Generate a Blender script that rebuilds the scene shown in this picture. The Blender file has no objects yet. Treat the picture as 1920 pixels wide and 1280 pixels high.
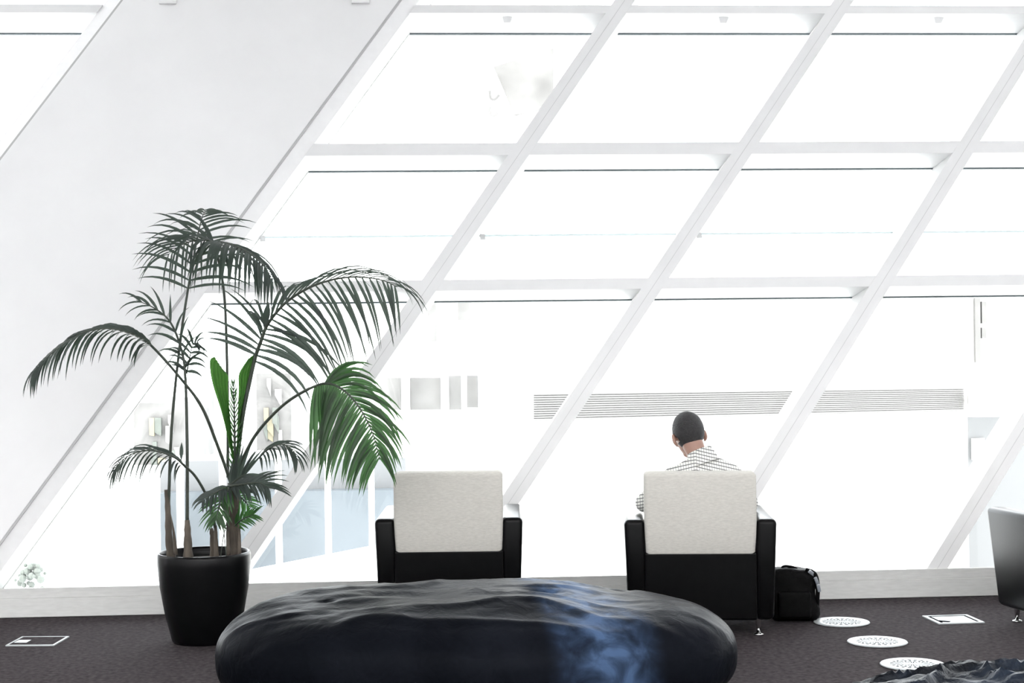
import bpy, bmesh, math, random
from mathutils import Vector, Matrix, noise
C = bpy.context.scene
COL = C.collection
R = math.radians
PI = math.pi

# ---------------------------------------------------------------- camera
F = 3100.0; ROLL = 0.012; EYE = Vector((0, 0, 1.55))
cd = bpy.data.cameras.new('camera'); cam = bpy.data.objects.new('camera', cd); COL.objects.link(cam)
cam.matrix_world = Matrix.Translation(EYE) @ Matrix.Rotation(PI/2, 4, 'X') @ Matrix.Rotation(-ROLL, 4, 'Z')
cd.sensor_width = 36; cd.sensor_fit = 'HORIZONTAL'; cd.lens = F/1920*36; cd.clip_end = 500
C.camera = cam

# ---------------------------------------------------------------- world: bright hazy sky
w = bpy.data.worlds.new('sky'); C.world = w; w.use_nodes = True
nt = w.node_tree; nt.nodes.clear()
out = nt.nodes.new('ShaderNodeOutputWorld'); bg = nt.nodes.new('ShaderNodeBackground')
tc = nt.nodes.new('ShaderNodeTexCoord'); sp = nt.nodes.new('ShaderNodeSeparateXYZ')
mr = nt.nodes.new('ShaderNodeMapRange'); cr = nt.nodes.new('ShaderNodeValToRGB')
nt.links.new(tc.outputs['Generated'], sp.inputs[0]); nt.links.new(sp.outputs['Y'], mr.inputs['Value'])
mr.inputs['From Min'].default_value = -1; mr.inputs['From Max'].default_value = 1
cr.color_ramp.elements[0].color = (1.03, 1.0, .97, 1); cr.color_ramp.elements[0].position = 0.45
cr.color_ramp.elements[1].color = (1.27, 1.30, 1.34, 1); cr.color_ramp.elements[1].position = 0.62
nt.links.new(mr.outputs[0], cr.inputs[0]); nt.links.new(cr.outputs[0], bg.inputs['Color'])
bg.inputs['Strength'].default_value = 3.2
nt.links.new(bg.outputs[0], out.inputs[0])
C.view_settings.view_transform = 'Standard'; C.view_settings.look = 'None'
C.view_settings.gamma = 1; C.view_settings.exposure = 0.98; C.view_settings.use_curve_mapping = False

# ---------------------------------------------------------------- helpers
def ray(px, py):
    dx = px-960; dy = py-640; c, s = math.cos(ROLL), math.sin(ROLL)
    return Vector(((dx*c-dy*s)/F, 1, -(dy*c+dx*s)/F))
def P(px, py, D): return EYE + ray(px, py)*D
def FL(px, py):
    r = ray(px, py); return EYE + r*(1.55/-r.z)
TH = R(3.78); AL = R(8); D0 = 9.68
HV = Vector((math.cos(TH), math.sin(TH), 0)); OV = Vector((-math.sin(TH), math.cos(TH), 0))
TV = OV*math.sin(AL) + Vector((0, 0, math.cos(AL))); NV = HV.cross(TV)   # NV points into the room
B0 = Vector((0, D0, 0))
def W(s, t, o=0): return B0 + HV*s + TV*t + NV*o
def ST(px, py):
    d = ray(px, py); k = (B0-EYE).dot(NV)/d.dot(NV); q = EYE+d*k-B0
    return q.dot(HV), q.dot(TV)

def nodes(name):
    m = bpy.data.materials.new(name); m.use_nodes = True
    return m, m.node_tree, m.node_tree.nodes['Principled BSDF']
def mat(name, col, rough=.6, metal=0, spec=.5, var=0, scale=20, bump=0, bscale=200, coat=0, stretch=None):
    m, t, b = nodes(name)
    b.inputs['Base Color'].default_value = (*col, 1); b.inputs['Roughness'].default_value = rough
    b.inputs['Metallic'].default_value = metal; b.inputs['Specular IOR Level'].default_value = spec
    b.inputs['Coat Weight'].default_value = coat
    tc = t.nodes.new('ShaderNodeTexCoord'); mp = t.nodes.new('ShaderNodeMapping')
    t.links.new(tc.outputs['Object'], mp.inputs[0])
    if stretch: mp.inputs['Scale'].default_value = stretch
    n = t.nodes.new('ShaderNodeTexNoise'); n.inputs['Scale'].default_value = scale; n.inputs['Detail'].default_value = 5
    t.links.new(mp.outputs[0], n.inputs['Vector'])
    r = t.nodes.new('ShaderNodeValToRGB'); v = max(var, .02)
    r.color_ramp.elements[0].position = .3; r.color_ramp.elements[1].position = .7
    r.color_ramp.elements[0].color = (*[c*(1-v) for c in col], 1)
    r.color_ramp.elements[1].color = (*[min(1, c*(1+v)) for c in col], 1)
    t.links.new(n.outputs['Fac'], r.inputs[0]); t.links.new(r.outputs[0], b.inputs['Base Color'])
    if bump:
        n2 = t.nodes.new('ShaderNodeTexNoise'); n2.inputs['Scale'].default_value = bscale; n2.inputs['Detail'].default_value = 3
        t.links.new(mp.outputs[0], n2.inputs['Vector'])
        bp = t.nodes.new('ShaderNodeBump'); bp.inputs['Strength'].default_value = bump; bp.inputs['Distance'].default_value = .01
        t.links.new(n2.outputs['Fac'], bp.inputs['Height']); t.links.new(bp.outputs[0], b.inputs['Normal'])
    return m

M = {}
M['wall'] = mat('white_wall_paint', (.87, .87, .87), .7, var=.01, scale=3)
M['mullion'] = mat('white_mullion_paint', (.79, .79, .79), .5, var=.01, scale=8)
M['jamb'] = mat('bright_white_paint', (.93, .93, .93), .5, var=.01)
M['seam'] = mat('pale_grey_seam', (.6, .6, .6), .6)
M['edge'] = mat('grey_edge_bead', (.5, .5, .5), .5)
M['gasket'] = mat('dark_teal_gasket', (.06, .09, .10), .5)
M['joint'] = mat('pale_silicone', (.62, .72, .73), .4)
M['sill'] = mat('stone_sill', (.60, .60, .585), .6, var=.06, scale=14, stretch=(1, 1, 6))
M['carpet'] = mat('brown_carpet', (.048, .040, .043), .95, spec=.1, var=.5, scale=38, bump=.6, bscale=400)
M['leather'] = mat('black_leather', (.0022, .0022, .0025), .30, spec=.13, var=.15, bump=.08, bscale=300)
M['linen'] = mat('beige_linen', (.545, .53, .49), .9, spec=.2, var=.09, scale=130, bump=.2, bscale=500, stretch=(.35, .35, 1.6))
M['chrome'] = mat('chrome', (.7, .7, .7), .15, metal=1)
M['pot'] = mat('matt_black_glaze', (.0025, .0025, .003), .34, spec=.2, var=.1)
M['soil'] = mat('dark_soil', (.018, .014, .011), .95, var=.4, scale=60, bump=.8, bscale=80)
M['trunk'] = mat('palm_trunk', (.085, .07, .055), .85, var=.45, scale=18, bump=.5, bscale=60, stretch=(1, 1, .25))
M['stalk'] = mat('green_stalk', (.035, .045, .032), .5, var=.2)
M['skin'] = mat('skin', (.34, .20, .155), .55, var=.05)
M['hair'] = mat('short_dark_hair', (.022, .021, .022), .7, var=.3, scale=90, bump=.5, bscale=260)
M['trousers'] = mat('dark_trousers', (.02, .022, .03), .9)
M['shoe'] = mat('black_shoe', (.012, .012, .012), .4)
M['nylon'] = mat('black_nylon', (.0018, .0018, .002), .6, spec=.08, var=.2, bump=.3, bscale=90)
M['buckle'] = mat('glossy_plastic_buckle', (.22, .24, .27), .08, spec=1.0, coat=1)
M['vent'] = mat('white_vent_plastic', (.5, .53, .54), .4)
M['slot'] = mat('dark_slot', (.012, .012, .015), .9, spec=0)
M['steel'] = mat('bright_steel_plate', (.72, .78, .80), .35)
M['eye'] = mat('eye_white', (.8, .8, .8), .2)
# outside
M['ground'] = mat('bright_paving', (.80, .80, .79), .9, var=.04, scale=.6)
M['facade'] = mat('white_facade', (.80, .80, .79), .9, var=.02, scale=.4)
M['louvre'] = mat('grey_louvre', (.19, .19, .19), .7)
M['louvre_back'] = mat('pale_grey_panel', (.25, .25, .25), .8)
M['pale_blue'] = mat('pale_blue_cladding', (.145, .152, .16), .6, var=.05, scale=.5)
M['extglass'] = mat('street_glass', (.095, .112, .128), .35, var=.2, scale=.35)
M['extgrey'] = mat('grey_panel', (.155, .155, .155), .8, var=.25, scale=.9)
M['yellow'] = mat('pale_yellow_panel', (.22, .205, .15), .8)
M['red'] = mat('red_paint', (.3, .13, .15), .6)
M['foliage'] = mat('pale_foliage', (.125, .14, .13), .9, var=.15, scale=2)
M['carpaint'] = mat('silver_car_paint', (.55, .58, .62), .3)
M['tyre'] = mat('tyre', (.2, .2, .2), .8)

def glass_mat():
    m = bpy.data.materials.new('window_glass'); m.use_nodes = True; t = m.node_tree; t.nodes.clear()
    o = t.nodes.new('ShaderNodeOutputMaterial'); mx = t.nodes.new('ShaderNodeMixShader')
    tr = t.nodes.new('ShaderNodeBsdfTransparent'); gl = t.nodes.new('ShaderNodeBsdfGlossy'); lw = t.nodes.new('ShaderNodeFresnel')
    tr.inputs[0].default_value = (.97, .985, .985, 1); gl.inputs['Roughness'].default_value = .02; lw.inputs['IOR'].default_value = 1.25
    t.links.new(lw.outputs[0], mx.inputs[0]); t.links.new(tr.outputs[0], mx.inputs[1]); t.links.new(gl.outputs[0], mx.inputs[2])
    t.links.new(mx.outputs[0], o.inputs[0]); return m
M['glass'] = glass_mat()

def leaf_mat(name, dcol, tcol, f=.45):
    m = bpy.data.materials.new(name); m.use_nodes = True; t = m.node_tree; b = t.nodes['Principled BSDF']; o = t.nodes['Material Output']
    b.inputs['Roughness'].default_value = .45
    tc = t.nodes.new('ShaderNodeTexCoord'); n = t.nodes.new('ShaderNodeTexNoise'); n.inputs['Scale'].default_value = 9
    t.links.new(tc.outputs['Object'], n.inputs['Vector'])
    r = t.nodes.new('ShaderNodeValToRGB'); r.color_ramp.elements[0].color = (*[c*.6 for c in dcol], 1); r.color_ramp.elements[1].color = (*[c*1.5 for c in dcol], 1)
    t.links.new(n.outputs['Fac'], r.inputs[0]); t.links.new(r.outputs[0], b.inputs['Base Color'])
    tl = t.nodes.new('ShaderNodeBsdfTranslucent'); tl.inputs[0].default_value = (*tcol, 1)
    mx = t.nodes.new('ShaderNodeMixShader'); mx.inputs[0].default_value = f
    t.links.new(b.outputs[0], mx.inputs[1]); t.links.new(tl.outputs[0], mx.inputs[2]); t.links.new(mx.outputs[0], o.inputs[0])
    return m
M['leaf'] = leaf_mat('dark_palm_leaf', (.040, .052, .048), (.045, .07, .045), .35)
M['leafg'] = leaf_mat('green_palm_leaf', (.022, .05, .02), (.05, .15, .035), .4)
M['leafb'] = leaf_mat('bright_palm_leaf', (.04, .08, .03), (.11, .30, .06), .55)

def stone_mat(name, blue, bstr, painted_sheen=None, spec=.013):
    m, t, b = nodes(name)
    tc = t.nodes.new('ShaderNodeTexCoord')
    n = t.nodes.new('ShaderNodeTexNoise'); n.inputs['Scale'].default_value = 1.7; n.inputs['Detail'].default_value = 6; n.inputs['Distortion'].default_value = .8
    t.links.new(tc.outputs['Object'], n.inputs['Vector'])
    r = t.nodes.new('ShaderNodeValToRGB'); r.color_ramp.elements[0].position = .42; r.color_ramp.elements[1].position = .68
    r.color_ramp.elements[0].color = (.003, .0036, .0052, 1); r.color_ramp.elements[1].color = (*blue, 1)
    t.links.new(n.outputs['Fac'], r.inputs[0]); t.links.new(r.outputs[0], b.inputs['Base Color'])
    if painted_sheen:   # blue reflected light painted into the stone colour as a band
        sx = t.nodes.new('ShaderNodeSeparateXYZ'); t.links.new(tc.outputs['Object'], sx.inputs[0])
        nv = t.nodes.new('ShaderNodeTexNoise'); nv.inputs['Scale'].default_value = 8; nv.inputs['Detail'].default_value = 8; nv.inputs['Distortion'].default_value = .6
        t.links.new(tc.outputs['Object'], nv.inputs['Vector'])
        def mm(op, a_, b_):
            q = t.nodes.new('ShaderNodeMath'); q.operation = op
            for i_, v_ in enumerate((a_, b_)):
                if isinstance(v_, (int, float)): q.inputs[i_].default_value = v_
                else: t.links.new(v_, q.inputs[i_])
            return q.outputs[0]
        dx_ = mm('ABSOLUTE', mm('ADD', mm('SUBTRACT', sx.outputs['X'], painted_sheen[0]), mm('MULTIPLY', sx.outputs['Y'], .18)), 0)
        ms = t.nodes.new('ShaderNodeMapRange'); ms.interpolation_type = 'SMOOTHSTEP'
        ms.inputs['From Min'].default_value = painted_sheen[1]; ms.inputs['From Max'].default_value = .02; t.links.new(dx_, ms.inputs['Value'])
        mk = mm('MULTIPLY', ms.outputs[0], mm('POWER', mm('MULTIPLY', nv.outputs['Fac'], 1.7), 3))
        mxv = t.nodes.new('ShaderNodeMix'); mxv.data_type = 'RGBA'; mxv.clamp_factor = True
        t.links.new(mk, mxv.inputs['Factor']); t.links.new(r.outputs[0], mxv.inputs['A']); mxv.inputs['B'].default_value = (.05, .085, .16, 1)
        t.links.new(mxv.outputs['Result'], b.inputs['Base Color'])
    rr = t.nodes.new('ShaderNodeMapRange'); rr.inputs['To Min'].default_value = .46; rr.inputs['To Max'].default_value = .27
    t.links.new(n.outputs['Fac'], rr.inputs['Value']); t.links.new(rr.outputs[0], b.inputs['Roughness'])
    n2 = t.nodes.new('ShaderNodeTexNoise'); n2.inputs['Scale'].default_value = 14; n2.inputs['Detail'].default_value = 6; n2.inputs['Distortion'].default_value = 1.2
    t.links.new(tc.outputs['Object'], n2.inputs['Vector'])
    bp = t.nodes.new('ShaderNodeBump'); bp.inputs['Strength'].default_value = bstr; bp.inputs['Distance'].default_value = .02
    t.links.new(n2.outputs['Fac'], bp.inputs['Height']); t.links.new(bp.outputs[0], b.inputs['Normal'])
    b.inputs['Specular IOR Level'].default_value = spec; b.inputs['Specular Tint'].default_value = (.8, .88, 1, 1)
    return m
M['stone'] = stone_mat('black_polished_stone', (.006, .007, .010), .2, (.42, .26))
M['stone2'] = stone_mat('black_wrinkled_stone', (.022, .032, .052), .9, None, .16)

def shirt_mat():
    m, t, b = nodes('checked_cotton'); b.inputs['Roughness'].default_value = .9
    tc = t.nodes.new('ShaderNodeTexCoord'); s = t.nodes.new('ShaderNodeSeparateXYZ'); t.links.new(tc.outputs['Object'], s.inputs[0])
    def mth(op, a, b2=None):
        n = t.nodes.new('ShaderNodeMath'); n.operation = op
        for i, v in enumerate((a, b2)):
            if v is None: continue
            if isinstance(v, (int, float)): n.inputs[i].default_value = v
            else: t.links.new(v, n.inputs[i])
        return n.outputs[0]
    zz = s.outputs['Z']
    zz = mth('SUBTRACT', zz, mth('MULTIPLY', mth('ABSOLUTE', s.outputs['X']), -.25))
    l1 = mth('LESS_THAN', mth('FRACT', mth('DIVIDE', mth('ADD', zz, 10), .0175)), .26)
    l2 = mth('LESS_THAN', mth('FRACT', mth('DIVIDE', mth('ADD', s.outputs['X'], 10), .0135)), .22)
    f = mth('MAXIMUM', mth('MULTIPLY', l1, .9), mth('MULTIPLY', l2, .6))
    mx = t.nodes.new('ShaderNodeMix'); mx.data_type = 'RGBA'
    mx.inputs['A'].default_value = (.82, .82, .78, 1); mx.inputs['B'].default_value = (.07, .07, .075, 1)
    t.links.new(f, mx.inputs['Factor']); t.links.new(mx.outputs['Result'], b.inputs['Base Color'])
    return m
M['shirt'] = shirt_mat()

def tag(o, label=None, cat=None, group=None, kind=None):
    if label: o['label'] = label
    if cat: o['category'] = cat
    if group: o['group'] = group
    if kind: o['kind'] = kind
    return o
def empty(name, loc=(0, 0, 0), rz=0, label=None, cat=None, group=None, kind=None):
    o = bpy.data.objects.new(name, None); COL.objects.link(o); o.empty_display_size = .1
    o.location = loc; o.rotation_euler = (0, 0, rz); return tag(o, label, cat, group, kind)
def add(name, vs, fs, m, parent=None, smooth=False, rel=None):
    """one mesh object; rel: subtract this point (world-space verts given, parent sits at rel)"""
    if rel is not None: vs = [Vector(v)-Vector(rel) for v in vs]
    me = bpy.data.meshes.new(name); me.from_pydata([tuple(v) for v in vs], [], fs)
    bm = bmesh.new(); bm.from_mesh(me); bmesh.ops.recalc_face_normals(bm, faces=bm.faces); bm.to_mesh(me); bm.free()
    me.materials.append(m)
    if smooth: me.polygons.foreach_set('use_smooth', [True]*len(me.polygons))
    o = bpy.data.objects.new(name, me); COL.objects.link(o)
    if parent is not None: o.parent = parent
    return o
class MB:
    def __init__(s): s.v = []; s.f = []
    def put(s, vs, fs):
        n = len(s.v); s.v += [Vector(v) for v in vs]; s.f += [tuple(i+n for i in f) for f in fs]; return s
    def hexa(s, p):    # 8 points: bottom ring 0-3, top ring 4-7
        return s.put(p, [(0, 3, 2, 1), (4, 5, 6, 7), (0, 1, 5, 4), (1, 2, 6, 5), (2, 3, 7, 6), (3, 0, 4, 7)])
    def box(s, x0, x1, y0, y1, z0, z1):
        return s.hexa([(x0, y0, z0), (x1, y0, z0), (x1, y1, z0), (x0, y1, z0), (x0, y0, z1), (x1, y0, z1), (x1, y1, z1), (x0, y1, z1)])
    def pbox(s, q, o0, o1):  # q: four (s,t) in the glazing plane, offsets o0..o1
        return s.hexa([W(a, b, o0) for a, b in q]+[W(a, b, o1) for a, b in q])
    def rbox(s, x0, x1, y0, y1, z0, z1, r, seg=3, fn=None, div=0):
        bm = bmesh.new(); bmesh.ops.create_cube(bm, size=1)
        for v in bm.verts:
            v.co = Vector(((x0+x1)/2+v.co.x*(x1-x0), (y0+y1)/2+v.co.y*(y1-y0), (z0+z1)/2+v.co.z*(z1-z0)))
        bmesh.ops.bevel(bm, geom=list(bm.edges), offset=r, segments=seg, affect='EDGES', profile=.5)
        if div: bmesh.ops.subdivide_edges(bm, edges=[e for e in bm.edges if e.calc_length() > r*2], cuts=div, use_grid_fill=True)
        bm.verts.index_update()
        vs = [fn(v.co.copy()) if fn else v.co.copy() for v in bm.verts]; fs = [tuple(v.index for v in f.verts) for f in bm.faces]
        bm.free(); return s.put(vs, fs)
    def tube(s, pts, rad, n=8):
        pts = [Vector(p) for p in pts]; rs = rad if isinstance(rad, (list, tuple)) else [rad]*len(pts)
        vs = []; prev = None
        for i, p in enumerate(pts):
            t = (pts[min(i+1, len(pts)-1)]-pts[max(i-1, 0)]).normalized()
            a = Vector((1, 0, 0)) if prev is None else prev
            if abs(a.dot(t)) > .95: a = Vector((0, 1, 0))
            a = (a-t*a.dot(t)).normalized(); prev = a; b = t.cross(a)
            for k in range(n):
                g = 2*PI*k/n; vs.append(p+(a*math.cos(g)+b*math.sin(g))*rs[i])
        fs = [(i*n+k, i*n+(k+1) % n, (i+1)*n+(k+1) % n, (i+1)*n+k) for i in range(len(pts)-1) for k in range(n)]
        fs += [tuple(range(n))[::-1], tuple(range((len(pts)-1)*n, len(pts)*n))]
        return s.put(vs, fs)
    def lathe(s, prof, n=48, c=(0, 0, 0)):
        c = Vector(c); vs = [c+Vector((r*math.cos(2*PI*k/n), r*math.sin(2*PI*k/n), z)) for r, z in prof for k in range(n)]
        fs = [(i*n+k, i*n+(k+1) % n, (i+1)*n+(k+1) % n, (i+1)*n+k) for i in range(len(prof)-1) for k in range(n)]
        if prof[0][0] > 0: fs.append(tuple(range(n))[::-1])
        if prof[-1][0] > 0: fs.append(tuple(range((len(prof)-1)*n, len(prof)*n)))
        return s.put(vs, fs)
    def ball(s, c, r, m=None, nu=20, nv=12):
        c = Vector(c); r = Vector(r) if isinstance(r, (tuple, list)) else Vector((r, r, r)); vs = []; 
        for j in range(1, nv):
            for i in range(nu):
                a = 2*PI*i/nu; b = PI*j/nv; v = Vector((r.x*math.sin(b)*math.cos(a), r.y*math.sin(b)*math.sin(a), r.z*math.cos(b)))
                vs.append(c+(m @ v if m else v))
        top = Vector((0, 0, r.z)); vs += [c+(m @ top if m else top), c-(m @ top if m else top)]
        T = len(vs)-2; fs = [(j*nu+i, (j+1)*nu+i, (j+1)*nu+(i+1) % nu, j*nu+(i+1) % nu) for j in range(nv-2) for i in range(nu)]
        fs += [(T, i, (i+1) % nu) for i in range(nu)]+[(T+1, (nv-2)*nu+(i+1) % nu, (nv-2)*nu+i) for i in range(nu)]
        return s.put(vs, fs)
    def limb(s, pts, rs):   # tapered chain with round joints, overlapped for remeshing
        for p, r in zip(pts, rs): s.ball(p, r, nu=16, nv=10)
        for i in range(len(pts)-1): s.tube([pts[i], pts[i+1]], [rs[i], rs[i+1]], 16)
        return s
    def build(s, name, m, parent=None, smooth=False, rel=None): return add(name, s.v, s.f, m, parent, smooth, rel)
def bevel(o, wd=.004, seg=2):
    b = o.modifiers.new('bevel', 'BEVEL'); b.width = wd; b.segments = seg; b.limit_method = 'ANGLE'; return o
def catmull(pts, n=8):
    pts = [Vector(p) for p in pts]; q = [pts[0]*2-pts[1]]+pts+[pts[-1]*2-pts[-2]]; o = []
    for i in range(1, len(q)-2):
        for k in range(n):
            t = k/n; a, b, c, d = q[i-1], q[i], q[i+1], q[i+2]
            o.append(.5*((2*b)+(c-a)*t+(2*a-5*b+4*c-d)*t*t+(3*b-a-3*c+d)*t**3))
    o.append(pts[-1]); return o
def copy_tree(o, parent=None):
    c = o.copy(); COL.objects.link(c)
    if parent is not None: c.parent = parent
    for ch in list(o.children): copy_tree(ch, c)
    return c

# ================================================================ THE SETTING
b = MB().box(-7, 8, -6, D0+.62, -.12, 0); tag(b.build('floor', M['carpet']), kind='structure')
# unseen room shell added to shape the interior light: tall walls, open sky above
tag(MB().box(-7.2, -7, -6, 9.6, 0, 7.5).build('unseen_wall_left', M['wall']), kind='structure')
tag(MB().box(8, 8.2, -6, 9.9, 0, 7.5).build('unseen_wall_right', M['wall']), kind='structure')
tag(MB().box(-7.2, 8.2, -6.2, -6, 0, 7.5).build('unseen_wall_back', M['wall']), kind='structure')
tag(MB().box(-7.2, 8.2, 3.0, 10.6, 4.45, 4.6).build('added_ceiling', M['wall']), kind='structure')  # added out of view to cut the sky light on the upper wall
# sill
s = MB()
for (t0, t1, o) in ((0.0, .108, .022), (.108, .166, .014)):
    s.hexa([W(-6, t0, o), W(6, t0, o), W(6, t0, -.5), W(-6, t0, -.5), W(-6, t1, o), W(6, t1, o), W(6, t1, -.5), W(-6, t1, -.5)])
tag(bevel(s.build('trim_1', M['sill']), .003), kind='structure')

# glazing lines: s = s0 + k*t
def line(p, q):
    (s1, t1), (s2, t2) = ST(*p), ST(*q); k = (s2-s1)/(t2-t1); return s1-k*t1, k
TB, TT, DG = .166, 4.4, -.40
LM0 = line((755, 0), (0, 1025)); LM00 = line((230, 0), (0, 300))
mids = [line((1134, 55), (495, 985)), line((1546, 55), (962, 930)), line((1922, 100), (1435, 880)), line((1918, 805), (1762, 1058))]
mids.append((mids[3][0]+1.42, mids[3][1])); mids.append((mids[4][0]+1.42, mids[4][1]))
at = lambda L, t, d=0: L[0]+L[1]*t+d
HW = .064
for i, L in enumerate(mids):
    q = [(at(L, TB, -HW), TB), (at(L, TB, HW), TB), (at(L, TT, HW), TT), (at(L, TT, -HW), TT)]
    e = empty('trim_%d' % (i+2), W(at(L, TB), TB), kind='structure')
    MB().pbox(q, 0, DG).build('mullion', M['mullion'], e, rel=e.location)
    q = [(at(L, TB, -.002), TB), (at(L, TB, .002), TB), (at(L, TT, .002), TT), (at(L, TT, -.002), TT)]
    MB().pbox(q, .0015, -.01).build('seam', M['seam'], e, rel=e.location)
# broad slanting white wall
e = empty('wall_slanted', W(at(LM0, TB, -1), 0), kind='structure')
ew = .016; TBm = -.0
q = [(at(LM00, TBm, ew), TBm), (at(LM0, TBm, -ew), TBm), (at(LM0, TT, -ew), TT), (at(LM00, TT, ew), TT)]
MB().pbox(q, .03, DG).build('wall_face', M['wall'], e, rel=e.location)
for L, d in ((LM00, 1), (LM0, -1)):
    q = [(at(L, TBm, 0), TBm), (at(L, TBm, d*ew), TBm), (at(L, TT, d*ew), TT), (at(L, TT, 0), TT)]
    MB().pbox(q if d > 0 else q[::-1], .026, DG).build('edge_bead', M['edge'], e, rel=e.location)
    jw = .10*-d
    q = [(at(L, TB, 0), TB), (at(L, TB, jw), TB), (at(L, TT, jw), TT), (at(L, TT, 0), TT)]
    v = [W(q[0][0], TB, .01), W(q[1][0], TB, -.02), W(q[2][0], TT, -.02), W(q[3][0], TT, .01)]+[W(a, t_, DG) for a, t_ in q]
    MB().hexa(v).build('jamb', M['jamb'], e, rel=e.location)
    gw = .004*-d
    q = [(at(L, TB, jw), TB), (at(L, TB, jw+gw), TB), (at(L, TT, jw+gw), TT), (at(L, TT, jw), TT)]
    MB().pbox(q, DG+.02, DG-.01).build('gasket', M['seam'], e, rel=e.location)
# small square wall boxes near the top of the frame
for (x0, x1, y1) in ((300, 332, 12), (660, 693, 11)):
    (s0, t0), (s1, _) = ST(x0, y1), ST(x1, y1)
    o = bevel(MB().pbox([(s0, t0), (s1, t0), (s1, t0+.10), (s0, t0+.10)], .031, .055).build('wall_box', M['wall']), .003)
    tag(o, 'small square white box on the slanting wall, the %s of two' % ('left' if x0 < 500 else 'right'), 'wall box', 'square boxes on the slanting wall')

# rows of transoms, measured in the plane along x=960
def tt(y): return ST(960, y)[1]
rows = [(tt(543.5), tt(523)), (tt(290), tt(267.5)), (tt(24), tt(9))]
JT = tt(420)
bays = [('left', (LM00[0]-3.2, LM00[1]), (LM00[0]-.10, LM00[1])), ('a', (LM0[0]+.10, LM0[1]), (mids[0][0]-HW, mids[0][1]))]
for i in range(5): bays.append(('b', (mids[i][0]+HW, mids[i][1]), (mids[i+1][0]-HW, mids[i+1][1])))
for i, (kind, A, Bq) in enumerate(bays):
    e = empty('window_%d' % (i+1), W(at(A, TB), TB), kind='structure')
    def strip(t0, t1, o0, o1, name, m, a0=0, a1=0):
        return MB().pbox([(at(A, t0, a0), t0), (at(Bq, t0, a1), t0), (at(Bq, t1, a1), t1), (at(A, t1, a0), t1)], o0, o1).build(name, m, e, rel=e.location)
    for j, (t0, t1) in enumerate(rows):
        strip(t0, t1, -.004, DG, 'transom', M['mullion'])
        strip(t0-.007, t0+.001, DG+.012, DG-.012, 'gasket', M['gasket'])
        if j == 2:   # little lamp bracket under the top transom
            L = bays[i]; sm = (at(A, t0)+at(Bq, t0))/2
            MB().hexa([W(sm-.02, t0-.03, -.10), W(sm+.02, t0-.03, -.10), W(sm+.02, t0-.03, -.14), W(sm-.02, t0-.03, -.14),
                       W(sm-.032, t0+.002, -.08), W(sm+.032, t0+.002, -.08), W(sm+.032, t0+.002, -.16), W(sm-.032, t0+.002, -.16)]).build('bracket', M['jamb'], e, rel=e.location)
    tj = JT+.012
    strip(tj-.006, tj+.006, DG+.008, DG-.008, 'glass_joint', M['joint'])
    sj = at(A, tj)
    MB().hexa([W(sj, tj-.03, DG+.03), W(sj+.035, tj-.03, DG+.03), W(sj+.035, tj-.03, DG), W(sj, tj-.03, DG),
               W(sj, tj+.006, DG+.03), W(sj+.03, tj+.006, DG+.03), W(sj+.03, tj+.006, DG), W(sj, tj+.006, DG)]).build('joint_clip', M['seam'], e, rel=e.location)
    cuts = [TB, rows[0][0], rows[1][0], rows[2][0], TT]
    lo = [TB, rows[0][1], tj, rows[1][1], rows[2][1]]; hi = [rows[0][0], tj, rows[1][0], rows[2][0], TT]
    for t0, t1 in zip(lo, hi): strip(t0, t1, DG-.004, DG-.012, 'glass_pane', M['glass'])

# ================================================================ FLOOR FITTINGS
def vent(px, py, label):
    c = FL(px, py); e = empty('floor_vent', c, R(random.Random(px).uniform(0, 30)), label, 'floor vent', 'round floor vents')
    MB().lathe([(.0, .001), (.112, .001), (.112, .0072), (0, .0072)], 48).build('vent_well', M['slot'], e)
    MB().lathe([(.100, .001), (.146, .001), (.152, .004), (.148, .009), (.110, .0085), (.104, .0075), (.100, .001)], 64).build('rim', M['vent'], e, True)
    g = MB().lathe([(0, .0068), (.012, .0068), (.012, .0082), (0, .0082)], 24)
    for r0, r1 in ((.050, .060), (.082, .089)): g.lathe([(r0, .0068), (r1, .0068), (r1, .0082), (r0, .0082), (r0, .0068)], 48)
    for k in range(20):
        a = 2*PI*k/20; ca, sa = math.cos(a), math.sin(a); w0, w1 = .0012, .0075
        q = [(ca*.014-sa*-w0, sa*.014+ca*-w0), (ca*.103+sa*w1, sa*.103-ca*w1), (ca*.103-sa*w1, sa*.103+ca*w1), (ca*.014-sa*w0, sa*.014+ca*w0)]
        g.hexa([(x, y, .0068) for x, y in q]+[(x, y, .0082) for x, y in q])
    g.build('grille', M['vent'], e)
vent(1578, 1167.5, 'round white floor vent nearest the black bag')
vent(1645, 1204.5, 'round white floor vent in the middle of the row of three')
vent(1711, 1247, 'round white floor vent partly hidden behind the wrinkled boulder seat')
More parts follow.
